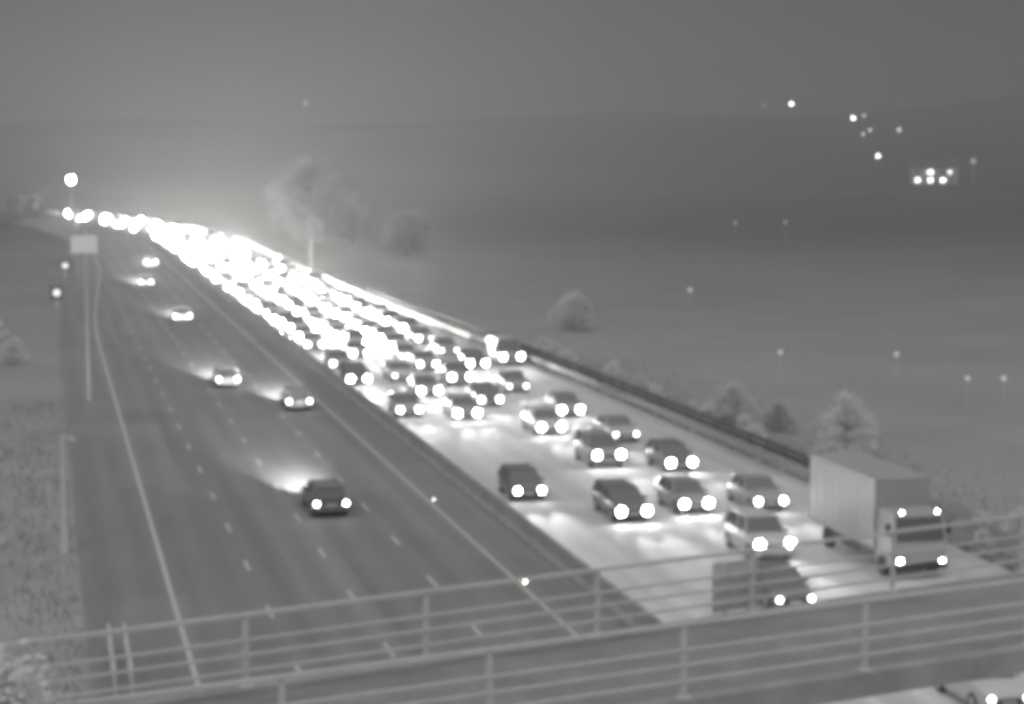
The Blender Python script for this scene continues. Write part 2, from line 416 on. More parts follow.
parapet(far_y, [-15.9, -12.4, -8.9, -5.26, -1.77, 1.89, 5.55, 9.2, 12.9, 16.6, 20.3, 24, 28, 32, 36, 40, 44], 'four-rail steel parapet on the far edge of the bridge, dark against the lit jam')
def board():
    a = math.atan(.595); x = 5.15
    root = empty('sign_board', (x, far_y(x) + .3, 7.4), a)
    MB().box((0, 0, .62), (1.3, .05, 1.15)).build('sign_panel', M['galv'], root)
    mb = MB()
    for q in (-.35, .35): mb.box((q, -.075, .6), (.06, .1, 1.2))
    mb.build('bracket', M['galv'], root)
    tag(root, 'plain grey rectangular board seen from behind, fixed to the far bridge parapet', 'sign')
board()
# ------------------------------------------------------------------ vehicles
def ring(y, zb, zs, wl, ws, zt=None, wt=None):
    """half-ring of a body section, mirrored"""
    h = [(0, zb), (wl * .92, zb), (wl, zb + .08), (ws, (zb + zs) * .5), (ws, zs - .08), (ws * .96, zs), (0, zs + .03)]
    return [(x, y, z) for x, z in h] + [(-x, y, z) for x, z in reversed(h[1:-1])]
def loft(mb, rings, mi=0):
    n = len(rings[0]); vs = [v for r in rings for v in r]
    fs = [(j * n + i, (j + 1) * n + i, (j + 1) * n + (i + 1) % n, j * n + (i + 1) % n) for j in range(len(rings) - 1) for i in range(n)]
    fs += [tuple(range(n)), tuple(range(len(vs) - n, len(vs)))[::-1]]
    # faces are oriented so that the normals point outwards
    mb.add(vs, [tuple(reversed(f)) for f in fs], mi)
KINDS = {
    # length, width, belt height, roof height, bonnet front z, windscreen base y, roof front y, roof rear y, tail y
    'hatchback': dict(L=4.1, W=1.76, zb=.92, zt=1.46, zh=.74, wb=.95, rf=.28, rr=-1.35, tb=-1.98),
    'saloon': dict(L=4.6, W=1.82, zb=.92, zt=1.42, zh=.72, wb=.95, rf=.25, rr=-1.0, tb=-1.65),
    'estate': dict(L=4.65, W=1.80, zb=.93, zt=1.47, zh=.74, wb=1.0, rf=.35, rr=-1.95, tb=-2.25),
    'suv': dict(L=4.5, W=1.9, zb=1.08, zt=1.72, zh=.95, wb=1.0, rf=.45, rr=-1.75, tb=-2.15),
    'van': dict(L=5.2, W=1.98, zb=1.15, zt=2.15, zh=1.0, wb=1.75, rf=1.05, rr=-2.5, tb=-2.58),
}
# every part is (name, parent part or None, MB, material key or 'P' for the paint)
LENS = .12
def car_parts(k):
    q = KINDS[k]; L, Wd = q['L'], q['W'] / 2; h = L / 2; zb, zt, zh = q['zb'], q['zt'], q['zh']
    van = k == 'van'; parts = []
    b = MB()
    zr = zb if k != 'saloon' else zb
    rings = [ring(h, .30, zh - .12, Wd * .78, Wd * .82), ring(h - .12, .22, zh, Wd * .9, Wd * .93), ring(h - .5, .18, (zh * .6 + zb * .4) , Wd * .97, Wd * .985),
             ring(q['wb'], .18, zb, Wd * .98, Wd), ring(0, .18, zb, Wd * .98, Wd), ring(q['rr'], .18, zr, Wd * .98, Wd),
             ring(-h + .3, .2, zr - (.02 if k != 'saloon' else .06), Wd * .96, Wd * .97), ring(-h, .30, zr - .12, Wd * .84, Wd * .88)]
    loft(b, rings); parts.append(('body', None, b, 'P'))
    def cab(zt_, ins):
        wb, rf, rr, tb = q['wb'], q['rf'], q['rr'], q['tb']
        w0, w1 = Wd * .95 - ins, Wd * .78 - ins
        if van: w1 = Wd * .88 - ins
        z0 = zb - .02
        v = [(-w0, wb, z0), (w0, wb, z0), (w0, tb, z0), (-w0, tb, z0), (-w1, rf, zt_), (w1, rf, zt_), (w1, rr, zt_), (-w1, rr, zt_)]
        return v, [(0, 3, 2, 1), (4, 5, 6, 7), (0, 4, 7, 3), (1, 2, 6, 5), (2, 3, 7, 6), (0, 1, 5, 4)]
    g = MB(); v, f = cab(zt - .03, .02)
    if van:
        # load body painted, glass only at the front of the cab
        s_ = MB(); w1 = Wd * .9
        s_.add([(-Wd * .97, .6, zb), (Wd * .97, .6, zb), (Wd * .97, q['tb'], zb), (-Wd * .97, q['tb'], zb), (-w1, .6, zt), (w1, .6, zt), (w1, q['rr'], zt), (-w1, q['rr'], zt)],
               [(0, 3, 2, 1), (4, 5, 6, 7), (0, 4, 7, 3), (1, 2, 6, 5), (2, 3, 7, 6), (0, 1, 5, 4)])
        parts.append(('load_body', None, s_, 'P'))
    g.add(v, f); parts.append(('windows', None, g, 'glass'))
    r = MB(); w1 = (Wd * .88 if van else Wd * .78); rf, rr = q['rf'], q['rr']
    r.box((0, (rf + rr) / 2, zt - .005), (w1 * 1.98, rf - rr + .06, .05))
    w0 = Wd * .95
    for s in (-1, 1):
        r.bar((s * w0, q['wb'], zb - .03), (s * w1, rf, zt), .035, n=6)
        r.bar((s * w0, q['tb'], zb - .03), (s * w1, rr, zt), .06, n=6)
        if not van: r.bar((s * w0, -.35, zb - .03), (s * w1, -.35, zt), .04, n=6)
    parts.append(('roof', None, r, 'P'))
    for s in (-1, 1):
        m = MB(); m.box((s * (Wd + .09), q['wb'] - .25, zb + .05), (.2, .1, .14)); parts.append(('wing_mirror', None, m, 'P'))
    wr = .31 if k not in ('suv', 'van') else .35
    for y in (h - .85, -h + .85):
        for s in (-1, 1):
            t_ = MB(); t_.bar((s * (Wd - .2), y, wr), (s * (Wd + .01), y, wr), wr, n=16); parts.append(('wheel', None, t_, 'rubber'))
            t2 = MB(); t2.bar((s * (Wd + .005), y, wr), (s * (Wd + .02), y, wr), wr * .62, n=12); parts.append(('rim', 'wheel', t2, 'rim'))
    m = MB(); m.box((0, h - .02, zh - .26), (Wd * .95, .05, .17)); m.box((0, h - .03, .34), (Wd * 1.3, .06, .13)); parts.append(('grille', None, m, 'dark'))
    for s in (-1, 1):
        x = s * (Wd - .25); zz = zh - .15
        m = MB(); m.bar((x, h - .3, zz), (x, h - .015, zz), LENS * 1.15, n=12); parts.append(('headlight', None, m, 'rim'))
        m = MB(); m.disc((x, h + .005, zz), (0, 1, 0), LENS, 8); parts.append(('lens', 'headlight', m, 'LAMP'))
        tz = zr - .22
        m = MB(); m.box((s * (Wd - .17), -h + .04, tz), (.22, .12, .22)); parts.append(('tail_light', None, m, 'red'))
        m = MB(); m.disc((s * (Wd - .17), -h - .025, tz), (0, -1, 0), .105, 8); parts.append(('lens', 'tail_light', m, 'TAIL'))
    m = MB(); m.box((0, h + .012, .45), (.52, .02, .11)); parts.append(('number_plate', None, m, 'plate'))
    m = MB(); m.box((0, -h - .012, .62), (.52, .02, .11)); parts.append(('number_plate', None, m, 'plate'))
    return parts
PCACHE = {}; MCACHE = {}
def lampkey(key, paint, lit):
    if key == 'P': return paint
    if key == 'LAMP': return {'front': M['head'], 'front1': M['head1'], 'front3': M['head3'], 'mid': M['headmid'], 'far': M['headfar']}.get(lit, M['red'])
    if key == 'TAIL': return M['tail'] if lit == 'rear' else M['red']
    return M[key]
def vehicle(k, paint, lit, name='car'):
    """a whole vehicle with its parts as children, at the origin"""
    key = (k, paint.name, lit)
    if key in PCACHE: return copy_tree(PCACHE[key])
    global LENS
    LENS = {'front1': .10, 'front3': .19, 'mid': .14, 'far': .12}.get(lit, .145)
    root = empty(name); last = {}
    for nm, par, mb, mk in (lorry_parts() if k == 'lorry' else car_parts(k)):
        sm = nm in ('body', 'wheel')
        o = mb.build(nm, lampkey(mk, paint, lit), last[par] if par else root, smooth=sm)
        last[nm] = o
    PCACHE[key] = root
    return root
def far_vehicle(k, paint, lit, name='car'):
    """the same vehicle as one mesh, for those only a few pixels wide"""
    global LENS
    key = (k, paint.name, lit)
    if key not in MCACHE:
        LENS = .12; mb = MB(); mats = []
        for nm, par, p, mk in (lorry_parts() if k == 'lorry' else car_parts(k)):
            if nm in ('rim', 'wing_mirror', 'number_plate'): continue
            m = lampkey(mk, paint, lit)
            if m not in mats: mats.append(m)
            mb.add(p.v, p.f, mats.index(m))
        MCACHE[key] = mb.mesh(name, mats)
    o = bpy.data.objects.new(name, MCACHE[key]); C.objects.link(o); return o
def lorry_parts():
    """rigid box lorry, 9.5 m long, 4 m high, facing +Y"""
    P = []; h = 4.75; W2 = 1.25
    m = MB(); m.add([(-1.2, h - .02, .45), (1.2, h - .02, .45), (1.2, h - 1.9, .45), (-1.2, h - 1.9, .45), (-1.2, h, 1.5), (1.2, h, 1.5), (-1.12, h - .28, 2.75), (1.12, h - .28, 2.75), (1.12, h - 1.9, 2.8), (-1.12, h - 1.9, 2.8)],
                    [(0, 3, 2, 1), (0, 1, 5, 4), (4, 5, 7, 6), (6, 7, 8, 9), (0, 4, 6, 9, 3), (1, 2, 8, 7, 5), (2, 3, 9, 8)])
    P.append(('cab', None, m, 'P'))
    m = MB(); m.add([(-1.08, h + .004, 1.6), (1.08, h + .004, 1.6), (1.03, h - .22, 2.6), (-1.03, h - .22, 2.6)], [(0, 1, 2, 3)]); P.append(('windscreen', 'cab', m, 'glass'))
    m = MB(); m.box((0, -.95, 2.45), (2.5, 7.5, 2.95))
    for q in range(9):
        for sx_ in (-1, 1): m.box((sx_ * 1.255, -4.65 + q * .925, 2.45), (.02, .05, 2.9))
    m.box((0, -.95, 3.93), (2.54, 7.54, .06)); m.box((0, -.95, .99), (2.54, 7.54, .08)); P.append(('box_body', None, m, 'whitebox'))
    m = MB(); m.box((0, -.9, .85), (.9, 7.2, .22)); m.box((1.15, -.6, .75), (.04, 3.2, .5)); m.box((-1.15, -.6, .75), (.04, 3.2, .5)); P.append(('chassis', None, m, 'dark'))
    m = MB(); m.box((0, h + .03, .6), (2.35, .12, .32)); P.append(('bumper', None, m, 'dark'))
    for y in (h - 1.2, -2.6):
        for s in (-1, 1):
            t_ = MB(); t_.bar((s * .92, y, .48), (s * 1.22, y, .48), .48, n=18); P.append(('wheel', None, t_, 'rubber'))
    for s in (-1, 1):
        m = MB(); m.box((s * .95, h + .05, .82), (.34, .12, .24)); P.append(('headlight', None, m, 'rim'))
        m = MB(); m.disc((s * .95, h + .115, .82), (0, 1, 0), .1, 8); P.append(('lens', 'headlight', m, 'LAMP'))
        m = MB(); m.box((s * .8, h - .24, 2.83), (.22, .1, .1)); P.append(('marker_lamp', None, m, 'rim'))
        m = MB(); m.disc((s * .8, h - .17, 2.83), (0, 1, 0), .05, 6); P.append(('lens', 'marker_lamp', m, 'headdim'))
        m = MB(); m.box((s * 1.38, h - .25, 2.1), (.2, .12, .5)); P.append(('wing_mirror', None, m, 'dark'))
    for y in (2.4, -.2, -2.8):
        m = MB(); m.disc((-1.26, y, 1.05), (-1, 0.15, 0), .05, 6); P.append(('side_marker', None, m, 'headdim'))
    return P
def place(o, s, lat, toward, dz=0.0, skew=0.0):
    o.location = R(s, lat, .004 + dz); o.rotation_euler = (0, 0, head(s) + (PI if toward else 0) + skew)
    return o
WHT, SIL, GRY, BLK, MID = PAINTS
# -- the near cars of the jam: s of the front, lateral, kind, paint, label
NEAR = [
    (57.1, 29.6, 'hatchback', WHT, 'car half hidden below the bridge edge at the bottom right corner'),
    (72.1, 28.2, 'saloon', BLK, 'black car closest to the far parapet, right of the grey board on the bridge'),
    (81.5, 30.9, 'suv', WHT, 'white tall car with glaring bodywork, just behind the black car nearest the bridge'),
    (91.7, 27.5, 'estate', BLK, 'dark car in the second lane from the concrete barrier, left of the white glaring car'),
    (93.1, 31.1, 'hatchback', SIL, 'silver car directly behind the white glaring car, left of the lorry'),
    (93.0, 35.0, 'saloon', GRY, 'grey car on the outer lane directly behind the white box lorry'),
    (98.6, 24.0, 'hatchback', BLK, 'dark car alone in the lane against the concrete barrier, nearest of that lane'),
    (108.1, 30.9, 'suv', SIL, 'silver tall car with the brightest headlamps in the third lane from the concrete barrier'),
    (105.7, 34.4, 'hatchback', BLK, 'black car in the outer lane, second behind the white box lorry'),
    (117.3, 34.6, 'saloon', MID, 'mid grey car in the outer lane, third behind the white box lorry'),
    (121.4, 30.9, 'estate', WHT, 'white estate car in the third lane right behind the silver tall car'),
    (129.2, 34.3, 'hatchback', GRY, 'grey car in the outer lane, fourth behind the white box lorry'),
    (129.3, 27.2, 'saloon', SIL, 'silver saloon in the second lane, first beyond the long empty stretch of lit road'),
    (131.7, 23.7, 'hatchback', MID, 'mid grey car against the concrete barrier, second in that lane'),
    (136.0, 30.2, 'saloon', BLK, 'black saloon in the third lane behind the white estate'),
    (143.2, 33.9, 'hatchback', SIL, 'silver car in front of the tall grey van, outer lane'),
    (142.0, 27.0, 'hatchback', GRY, 'grey hatchback in the second lane behind the silver saloon'),
    (150.7, 23.2, 'estate', BLK, 'dark estate car against the concrete barrier, third in that lane'),
    (152.3, 26.9, 'saloon', WHT, 'white saloon in the second lane beside the dark estate car'),
    (148.3, 30.7, 'suv', GRY, 'grey tall car in the third lane, two behind the white estate'),
    (159.5, 34.4, 'hatchback', BLK, 'black hatchback in the outer running lane, left of the tall grey van'),
    (161.6, 37.7, 'van', MID, 'tall grey van with two widely spaced lamps on the hard shoulder side'),
    (160.0, 30.3, 'saloon', SIL, 'silver saloon in the third lane, three behind the white estate'),
    (166.4, 29.9, 'hatchback', WHT, 'white hatchback in the third lane just before the queue closes up'),
    (169.9, 26.3, 'saloon', GRY, 'grey saloon in the second lane just before the queue closes up'),
    (162.0, 23.4, 'hatchback', SIL, 'silver hatchback against the concrete barrier, fourth in that lane'),
    (178.7, 23.5, 'saloon', MID, 'grey saloon against the concrete barrier where the glare begins'),
    (170.5, 34.2, 'estate', GRY, 'grey estate car in the outer lane, second behind the tall van'),
    (182.0, 34.2, 'hatchback', SIL, 'silver hatchback in the outer lane, third behind the tall van'),
]
BEAMS = []
def spot(parent, loc, energy, rot, size=60, blend=1.0, radius=.08):
    l = bpy.data.lights.new('beam', 'SPOT'); l.energy = energy; l.spot_size = math.radians(size); l.spot_blend = blend; l.shadow_soft_size = radius
    o = bpy.data.objects.new('beam', l); C.objects.link(o); o.parent = parent; o.location = loc; o.rotation_euler = rot
    return o
def queue_car(k, pnt, s_front, lat, label):
    o = vehicle(k, pnt, random.choice(['front', 'front1', 'front3']), 'van' if k == 'van' else 'car')
    half = KINDS[k]['L'] / 2
    for sx_ in (-.6, .6): spot(o, (sx_, half + .06, .66), 3600, (PI / 2 - math.radians(.5), 0, 0), 25)
    place(o, s_front + half, lat, True, skew=random.uniform(-.02, .02))
    tag(o, label, 'van' if k == 'van' else 'car', 'vehicles queueing towards the camera')
    return o
for (s, lat, k, p, lab) in NEAR: queue_car(k, p, s, lat, lab)
lor = vehicle('lorry', MID, 'front', 'lorry'); place(lor, 76.7 + 4.9, 35.6, True)
for sx_ in (-.95, .95): spot(lor, (sx_, 4.95, .82), 4500, (PI / 2 - math.radians(.5), 0, 0), 25)
tag(lor, 'tall white box lorry in the outer lane, nearest vehicle at the right', 'lorry', 'vehicles queueing towards the camera')
# -- the far queue, melted into one band of glare
LN = ['the lane against the concrete barrier', 'the second lane from the concrete barrier', 'the third lane from the concrete barrier', 'the outer lane']
count = 0
for i, lat in enumerate((23.8, 27.2, 30.9, 34.4)):
    s = (186.5, 178.0, 176.0, 190.5)[i]
    while s < 538:
        near = s < 235
        k = random.choice(['hatchback', 'hatchback', 'saloon', 'estate', 'suv', 'suv' if near else 'van'])
        p = random.choice(PAINTS)
        if i == 3 and count in (0,): pass
        L = KINDS[k]['L']
        o = (vehicle if near else far_vehicle)(k, p, 'mid' if s < 200 else 'far', 'van' if k == 'van' else 'car')
        place(o, s + L / 2, lat + random.uniform(-.35, .35) + (-1.3) * smooth(215, 388, s), True, skew=random.uniform(-.015, .015))
        tag(o, 'vehicle melting into the band of glare, in ' + LN[i], 'van' if k == 'van' else 'car', 'distant queue in ' + LN[i])
        s += L + random.uniform(1.8, 4.0) + 9 * smooth(330, 420, s); count += 1
# -- traffic leaving on the dark carriageway
AWAY = [
    (96.5, 13.4, 'estate', BLK, 'dark estate, nearest car driving away in the middle of the dark carriageway'),
    (137.1, 16.9, 'hatchback', BLK, 'second nearest car driving away, in the lane beside the concrete barrier'),
    (151.7, 13.3, 'hatchback', GRY, 'car driving away, just beyond and left of the car by the barrier'),
    (211.2, 13.9, 'saloon', MID, 'car driving away, fourth from the camera on the dark carriageway'),
    (267.8, 12.9, 'hatchback', GRY, 'car driving away with a wide fan of light to both sides, fifth from the camera'),
    (313.0, 15.9, 'suv', GRY, 'farthest faint pair of lamps driving away on the dark carriageway'),
]
for n_, (s, lat, k, p, lab) in enumerate(AWAY):
    o = vehicle(k, p, 'rear', 'car'); h = KINDS[k]['L'] / 2
    place(o, s + h, lat, False, skew=random.uniform(-.01, .01))
    tag(o, lab, 'car', 'cars driving away on the dark carriageway')
    for sx_ in (-.62, .62):
        spot(o, (sx_, h + .08, .64), 50000, (PI / 2 + math.radians(.5), 0, math.radians(1)), 27)
# ------------------------------------------------------------------ road studs
sd = empty('road_stud'); MB().box((0, 0, .012), (.16, .12, .03)).build('stud_body', M['galv'], sd)
sl_ = MB().disc((0, -.063, .03), (0, -1, .2), .035, 6).build('reflector', M['red'], sd)
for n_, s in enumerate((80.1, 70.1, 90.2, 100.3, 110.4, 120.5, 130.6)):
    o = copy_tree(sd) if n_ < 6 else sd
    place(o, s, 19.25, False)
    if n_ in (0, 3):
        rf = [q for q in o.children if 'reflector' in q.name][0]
        me = rf.data.copy(); me.materials.clear(); me.materials.append(glint_hi if n_ == 0 else glint_lo); rf.data = me
    tag(o, ('road stud with added glint on the inner solid line, lower and brighter of two' if n_ == 0 else 'road stud with added glint on the inner solid line, upper and fainter of two') if n_ in (0, 3) else 'small unlit road stud on the inner solid line', 'road stud', 'road studs along the inner solid line')
# ------------------------------------------------------------------ posts, masts and signs on the left verge
def cctv_mast():
    p = R(91.4, .6); z = terrain(p.x, p.y); r = empty('camera_mast', (p.x, p.y, z - .05))
    MB().bar((0, 0, 0), (0, 0, 5.4), .14, .11, n=12).build('pole', M['galv'], r)
    MB().box((0, 0, .62), (.34, .34, 1.25)).build('base_cabinet', M['galv'], r)
    a = MB().bar((0, 0, 5.3), (.42, 0, 5.3), .04, n=8).build('arm', M['galv'], r)
    m = MB(); m.box((.42, 0, 5.2), (.22, .34, .2)); m.bar((.42, -.18, 5.2), (.42, -.28, 5.2), .06, n=10); m.build('camera_head', M['galv'], r)
    tag(r, 'slim pale mast with a small camera head and a thicker base on the left verge', 'mast')
cctv_mast()
def sign_mast(s, lat, H, label, bx, bz, lit):
    p = R(s, lat); r = empty('sign_mast', (p.x, p.y, terrain(p.x, p.y) - .05), head(s))
    MB().bar((0, 0, 0), (0, 0, H), .12, .1, n=12).build('column', M['galv'], r)
    MB().bar((0, 0, H - .3), (bx, 0, H - .3), .07, n=8).build('arm', M['galv'], r)
    s_ = MB().box((bx, 0, H - .3 - bz / 2), (2.1, .35, bz)).build('sign_box', M['concrete'], r)
    if lit: MB().add([(bx - .95, -.18, H - 1.7), (bx + .95, -.18, H - 1.7), (bx + .95, -.18, H - .4), (bx - .95, -.18, H - .4)], [(0, 1, 2, 3)]).build('lit_face', M['face'], s_)
    tag(r, label, 'sign mast')
sign_mast(146.9, 2.85, 12.5, 'tall pale column with a cantilevered sign box on the far left verge', -.1, 1.4, True)
sign_mast(305, 39.6, 8.2, 'dark upright sign column beside the glare on the right of the queue', .9, 3.6, False)
def signal(s, lat, H, label):
    p = R(s, lat); r = empty('signal_lamp', (p.x, p.y, terrain(p.x, p.y) - .05), head(s))
    MB().bar((0, 0, 0), (0, 0, H), .07, n=8).build('post', M['galv'], r)
    b = MB().box((0, 0, H), (1.5, .2, 1.7)).build('backboard', M['dark'], r)
    m = MB(); m.disc((0, -.12, H), (0, -1, .05), .42, 14); m.build('lamp', M['signal'], b)
    tag(r, label, 'signal')
signal(236, 1.2, 1.8, 'small lamp on a black backboard at the left verge, nearer of two')
signal(288, 2.7, 2.0, 'small faint lamp on a black backboard at the left verge, farther of two')
def handrail():
    p = R(69, 2.2); r = empty('handrail', (p.x, p.y, terrain(p.x, p.y) - .05), head(70))
    for x in (-.28, .28):
        m = MB(); m.bar((x, -3.3, 0), (x, -3.3, 1.1), .045); m.bar((x, 3.3, 0), (x, 3.3, 1.1), .045); m.bar((x, 0, 0), (x, 0, 1.1), .045)
        m.build('post', M['galv'], r)
        MB().bar((x, -3.35, 1.12), (x, 3.35, 1.12), .05).build('top_rail', M['galv'], r)
        MB().bar((x, -3.35, .6), (x, 3.35, .6), .04).build('mid_rail', M['galv'], r)
    tag(r, 'short pair of pale handrails beside the left verge below the camera mast', 'handrail')
handrail()
# ------------------------------------------------------------------ tall lamps and distant lights
def lamp_column(p, H, rad, e, label, group=None, name='street_lamp', down=False):
    r = empty(name, p)
    pr = .14 if math.hypot(p[0], p[1]) > 500 else .022
    MB().bar((0, 0, 0), (0, 0, H), pr, pr * .6, n=8).build('column', M['galv'], r)
    ang = math.atan2(-p[0], -p[1])
    d = Vector((-p[0], -p[1], 0)).normalized()
    b = MB().bar((-d.x * .3, -d.y * .3, H), (d.x * .02, d.y * .02, H), rad * 1.15, n=12).build('lamp_head', M['dark'], r)
    m = MB(); m.disc((d.x * .06, d.y * .06, H), (d.x, d.y, -.03), rad, 12)
    m.build('lens', e, b)
    tag(r, label, 'street lamp', group)
def ray(px, py):
    d = Vector(((px - 512) / FPX, math.cos(PITCH) + (352 - py) / FPX * math.sin(PITCH), -math.sin(PITCH) + (352 - py) / FPX * math.cos(PITCH)))
    return d
def on_ground(px, py):
    """where the hillside lies in that direction"""
    d = ray(px, py); t_ = 40
    while t_ < 1500:
        q = Vector((0, 0, CAMZ)) + d * t_
        if terrain(q.x, q.y) >= q.z: return q
        t_ += 1.5 if t_ < 400 else 4
    return None
p = R(565, 9.5); zz = terrain(p.x, p.y)
star = lampmat('mast_lens', 260, (1, .97, .98)); bright = lampmat('flood_lens', 30, (1, .97, .98)); mid = lampmat('far_lamp_lens', 14, (1, 1, .97)); faint = lampmat('faint_lamp_lens', 2.4); yard = lampmat('yard_lamp_lens', 4); dim = lampmat('dim_lamp_lens', .38)
dd = ray(71, 180); q = dd * (p.y / dd.y)
lamp_column((q.x, q.y, zz), CAMZ + q.z - zz, .75, star, 'tall mast with a brilliant round light above the far end of the queue', name='light_mast')
FL = [(791, 104, bright, .9, 'bright round lamp on the far hilltop, brightest on the skyline'), (763, 105, faint, .9, 'faint lamp on the skyline just left of the bright hilltop lamp'),
      (853, 118, mid, 1.1, 'clear white lamp on the hillside right of the bright hilltop lamp'), (864, 116, faint, .9, 'faint lamp touching the right side of the clear white hillside lamp'),
      (863, 134, faint, .7, 'tiny dim lamp left of two just below the clear white hillside lamp'), (870, 130, faint, .8, 'dim lamp right of two just below the clear white hillside lamp'),
      (899, 130, faint, 1.0, 'lone dim lamp on the hillside upper right of the lamp cluster'), (878, 156, mid, .6, 'lone medium lamp on the hillside between the hilltop lamps and the farmhouse'),
      (306, 103, faint, 1.1, 'single small lamp alone on the left part of the skyline'), (735, 223, dim, .35, 'very faint light in the dark fields, left of a pair below the hilltop lamp'),
      (785, 222, dim, .35, 'very faint light in the dark fields, right of a pair below the hilltop lamp'), (690, 290, dim, .3, 'faint light in the near dark field right of the queue'),
      (780, 352, dim, .22, 'faint light in the field above the small pale tree, on its left'), (896, 354, dim, .22, 'faint light in the field above the small pale tree, on its right'),
      (967, 378, dim, .2, 'faint light at the right edge field, left of two'), (1003, 378, dim, .22, 'faint light at the right edge field, right of two')]
for (px, py, m_, rad, lab) in FL:
    H = 7.0
    base = None
    for dy in range(0, 60):
        g = on_ground(px, py + dy)
        if g:
            hh = CAMZ + (ray(px, py) * (g.y / ray(px, py).y)).z - terrain(g.x, g.y)
            if hh >= (4 if g.y > 400 else 2.2): base = g; H = hh; break
    if base is None:
        g = on_ground(px, py + 40); base = g; H = 8
    lamp_column((base.x, base.y, terrain(base.x, base.y) - .1), H + .1, rad, m_, lab, 'lamps scattered over the dark fields and hillside')
def farmhouse():
    g = on_ground(934, 184); z = terrain(g.x, g.y); r = empty('farmhouse', (g.x, g.y, z - .3), -math.atan2(g.x, g.y) * 1.0)
    MB().box((0, 0, 3), (16, 8, 6)).build('wall', M['wall'], r)
    rf = MB().add([(-8.4, -4.4, 6), (8.4, -4.4, 6), (8.4, 4.4, 6), (-8.4, 4.4, 6), (-8.4, 0, 9), (8.4, 0, 9)], [(0, 1, 5, 4), (2, 3, 4, 5), (0, 4, 3), (1, 2, 5), (0, 3, 2, 1)]).build('roof', M['roof'], r)
    MB().box((5, 0, 9.2), (1, .8, 1.8)).build('chimney', M['brick'], rf)
    for x, zc, mm in ((-5.6, 1.7, 'win'), (-1.2, 1.7, 'win'), (3.0, 1.7, 'win'), (6.2, 1.7, 'dark'), (-5.6, 4.4, 'dark'), (-1.2, 4.4, 'win'), (3.0, 4.4, 'dark')):
        w = MB().box((x, -4.03, zc), (1.7, .1, 1.5)).build('window', M['galv'], r)
        MB().add([(x - .7, -4.1, zc - .6), (x + .7, -4.1, zc - .6), (x + .7, -4.1, zc + .6), (x - .7, -4.1, zc + .6)], [(0, 1, 2, 3)]).build('pane', M[mm], w)
    MB().box((8.8, -4.03, 1.1), (.01, .01, .01)) 
    MB().box((.9, -4.04, 1.1), (1.1, .1, 2.2)).build('door', M['dark'], r)
    tag(r, 'farmhouse with lit windows and floodlit yard on the right hillside', 'house')
    for k, (dx, e, rad, lab) in enumerate(((-4, yard, .5, 'left of two dazzling yard lamps in front of the farmhouse'), (3.5, yard, .62, 'right of two dazzling yard lamps in front of the farmhouse'),
                                           (11.5, dim, 1.0, 'dim yard lamp standing to the right of the farmhouse'))):
        c = Vector((g.x + dx, g.y - 9, terrain(g.x + dx, g.y - 9) - .1))
        lamp_column(c, 4.5 if k < 2 else 8, rad, e, lab, 'lamps in the farmhouse yard')
farmhouse()
# ------------------------------------------------------------------ trees, shrubs and grass
def tree_meshes(seed, H, Wd, trunk_h, leafsize, nleaf, nclump, mleaf, slim=1.0):
    rn = random.Random(seed)
    tr = MB(); pts = [Vector((0, 0, -.2))]
    for k in range(1, 6): pts.append(Vector((rn.uniform(-.03, .03) * H, rn.uniform(-.03, .03) * H, H * .8 * k / 5)))
    r0 = H * .022 + .03
    for k in range(5): tr.bar(pts[k], pts[k + 1], r0 * (1 - k / 5.5), r0 * (1 - (k + 1) / 5.5), n=7)
    cl = []
    for k in range(nclump):
        a = rn.uniform(0, 2 * PI); u = rn.random()
        z = trunk_h + (H - trunk_h) * (.06 + .88 * u)
        prof = math.sin(PI * min(1, (.12 + .88 * u)) ** .8) ** .7
        rr = Wd / 2 * max(.15, prof) * rn.uniform(.35, .92)
        c = Vector((math.cos(a) * rr, math.sin(a) * rr, z)); cl.append((c, Wd * rn.uniform(.10, .19)))
        st = pts[min(4, max(1, int(z / H * 5)))]
        tr.bar(st, c, r0 * .3, r0 * .06, n=5)
    lf = MB()
    for k in range(nleaf):
        c, cr = cl[rn.randrange(len(cl))]
        d = Vector((rn.gauss(0, 1), rn.gauss(0, 1), rn.gauss(0, .8))); d = d.normalized() * cr * rn.random() ** .45
        p = c + d; a = Vector((rn.gauss(0, 1), rn.gauss(0, 1), rn.gauss(0, 1))).normalized(); b = a.orthogonal().normalized(); sz = leafsize * rn.uniform(.5, 1.2)
        lf.add([p - a * sz, p - b * sz * .5, p + a * sz, p + b * sz * .5], [(0, 1, 2, 3)])
    return tr.mesh('trunk', [M['bark']]), lf.mesh('crown', [mleaf])
TC = {}
def plant(name, proto, x, y, sc, label, group, cat, rz=None, z=None):
    t_, l_ = TC[proto]
    r = empty(name, (x, y, (terrain(x, y) if z is None else z) - .05), random.uniform(0, 6.28) if rz is None else rz); r.scale = (sc, sc, sc)
    a = bpy.data.objects.new('trunk' if cat == 'tree' else 'stems', t_); b = bpy.data.objects.new('crown' if cat == 'tree' else 'foliage', l_)
    for o in (a, b): C.objects.link(o); o.parent = r
    tag(r, label, cat, group)
TC['small'] = tree_meshes(1, 4.4, 3.6, .3, .10, 5200, 60, M['leaf'])
TC['bush'] = tree_meshes(2, 1.8, 2.6, .05, .08, 2600, 36, M['leaf'])
TC['big'] = tree_meshes(3, 15, 17, 2.0, .34, 9000, 90, M['leaf2'])
TC['wide'] = tree_meshes(4, 9, 12, 1.2, .26, 6500, 70, M['leaf2'])
TC['pale'] = tree_meshes(6, 9, 12, 1.0, .3, 5200, 80, M['leafmid'])
TC['overhang'] = tree_meshes(5, 10.6, 5.0, 3.0, .10, 12000, 90, M['leaf'])
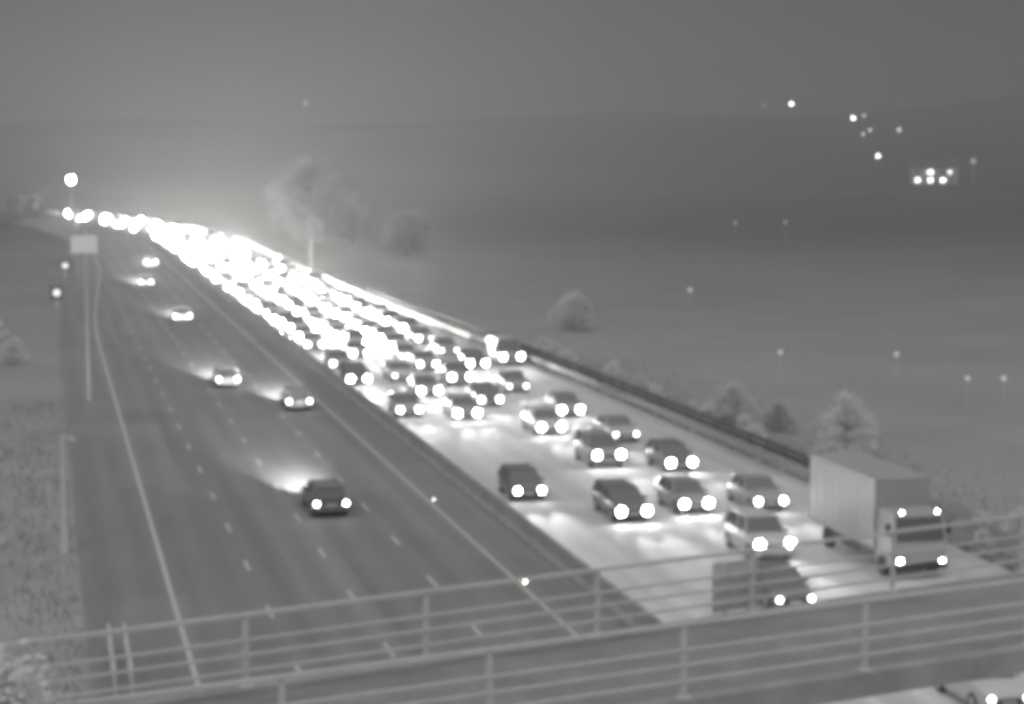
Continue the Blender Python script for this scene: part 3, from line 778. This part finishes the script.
plant('tree', 'small', 19.6, 116.5, 1.0, 'small pale tree standing alone in the field beyond the guardrail, above the white lorry', None, 'tree', rz=.4)
plant('tree', 'overhang', -8.4, 31.0, 1.0, 'leafy tree top poking up at the bottom left corner beside the bridge railings', None, 'tree', rz=1.0)
for i, (s, lat, sc, pr) in enumerate(((378, 49, 1.12, 'big'), (398, 60, .92, 'wide'), (352, 63, .9, 'wide'))):
    p = R(min(s, 379), lat); p = Vector((lat * ca - s * sa, lat * sa + s * ca, 0))
    plant('tree', pr, p.x, p.y, sc, ['tallest of the big trees behind the sign column on the right of the far queue', 'spreading tree farthest back beside the tallest one behind the far queue', 'wide lower tree to the right of the tallest one behind the far queue'][i], 'trees behind the far queue', 'tree')
for i, (x_, y_, sc) in enumerate(((6.4, 208, .42), (14.8, 134, .3), (17.6, 131, .24))):
    plant('tree', 'pale', x_, y_, sc, ['faint pale tree in the dark field, just beyond where the glare begins', 'low scrubby tree behind the guardrail, left of two before the small pale tree', 'low scrubby tree behind the guardrail, right of two before the small pale tree'][i], 'trees in the dark field', 'tree')
for i, (px_, y_, sc) in enumerate(((-6, 470, .62), (16, 482, .7), (36, 497, .66))):
    x_ = (px_ - 512) / FPX * y_
    plant('tree', 'wide', x_, y_, sc, ['dark tree at the left edge, leftmost of three before the far bend', 'dark tree near the left edge, middle of three before the far bend', 'dark tree beside the far end of the queue, rightmost of three'][i], 'trees on the inside of the far bend', 'tree')
rb = random.Random(5)
for i in range(34):
    s = 66 + i * 3.4 + rb.uniform(-1, 1); lat = rail_lat(s) + rb.uniform(1.8, 5.5)
    p = R(s, lat)
    plant('shrub', 'bush', p.x, p.y, rb.uniform(.35, .95), 'low rough shrub on the verge just outside the guardrail', 'shrubs outside the guardrail', 'shrub')
for i in range(26):
    s = 62 + i * 6 + rb.uniform(-2, 2); lat = -1.8 - rb.uniform(1, 9)
    p = R(s, lat)
    plant('shrub', 'bush', p.x, p.y, rb.uniform(.8, 1.5), 'rounded shrub on the dark left verge', 'shrubs on the left verge', 'shrub')
def grass():
    rn = random.Random(9); mb = MB()
    for k in range(20000):
        if rn.random() < .8: s = 58 + 120 * rn.random() ** 1.5; lat = rail_lat(s) + .6 + abs(rn.gauss(0, 4.5))
        else: s = 58 + 90 * rn.random() ** 1.5; lat = 1.0 - abs(rn.gauss(0, 6))
        p = R(s, lat); z = terrain(p.x, p.y) - .03; h = rn.uniform(.12, .5); a = rn.uniform(0, 6.28); w = .035 + h * .08
        dx, dy = math.cos(a) * w, math.sin(a) * w; lx, ly = rn.uniform(-.15, .15), rn.uniform(-.15, .15)
        mb.add([(p.x - dx, p.y - dy, z), (p.x + dx, p.y + dy, z), (p.x + lx, p.y + ly, z + h)], [(0, 1, 2)])
    o = mb.build('grass', M['grass']); tag(o, 'rough grass along both verges', 'grass', kind='stuff')
grass()
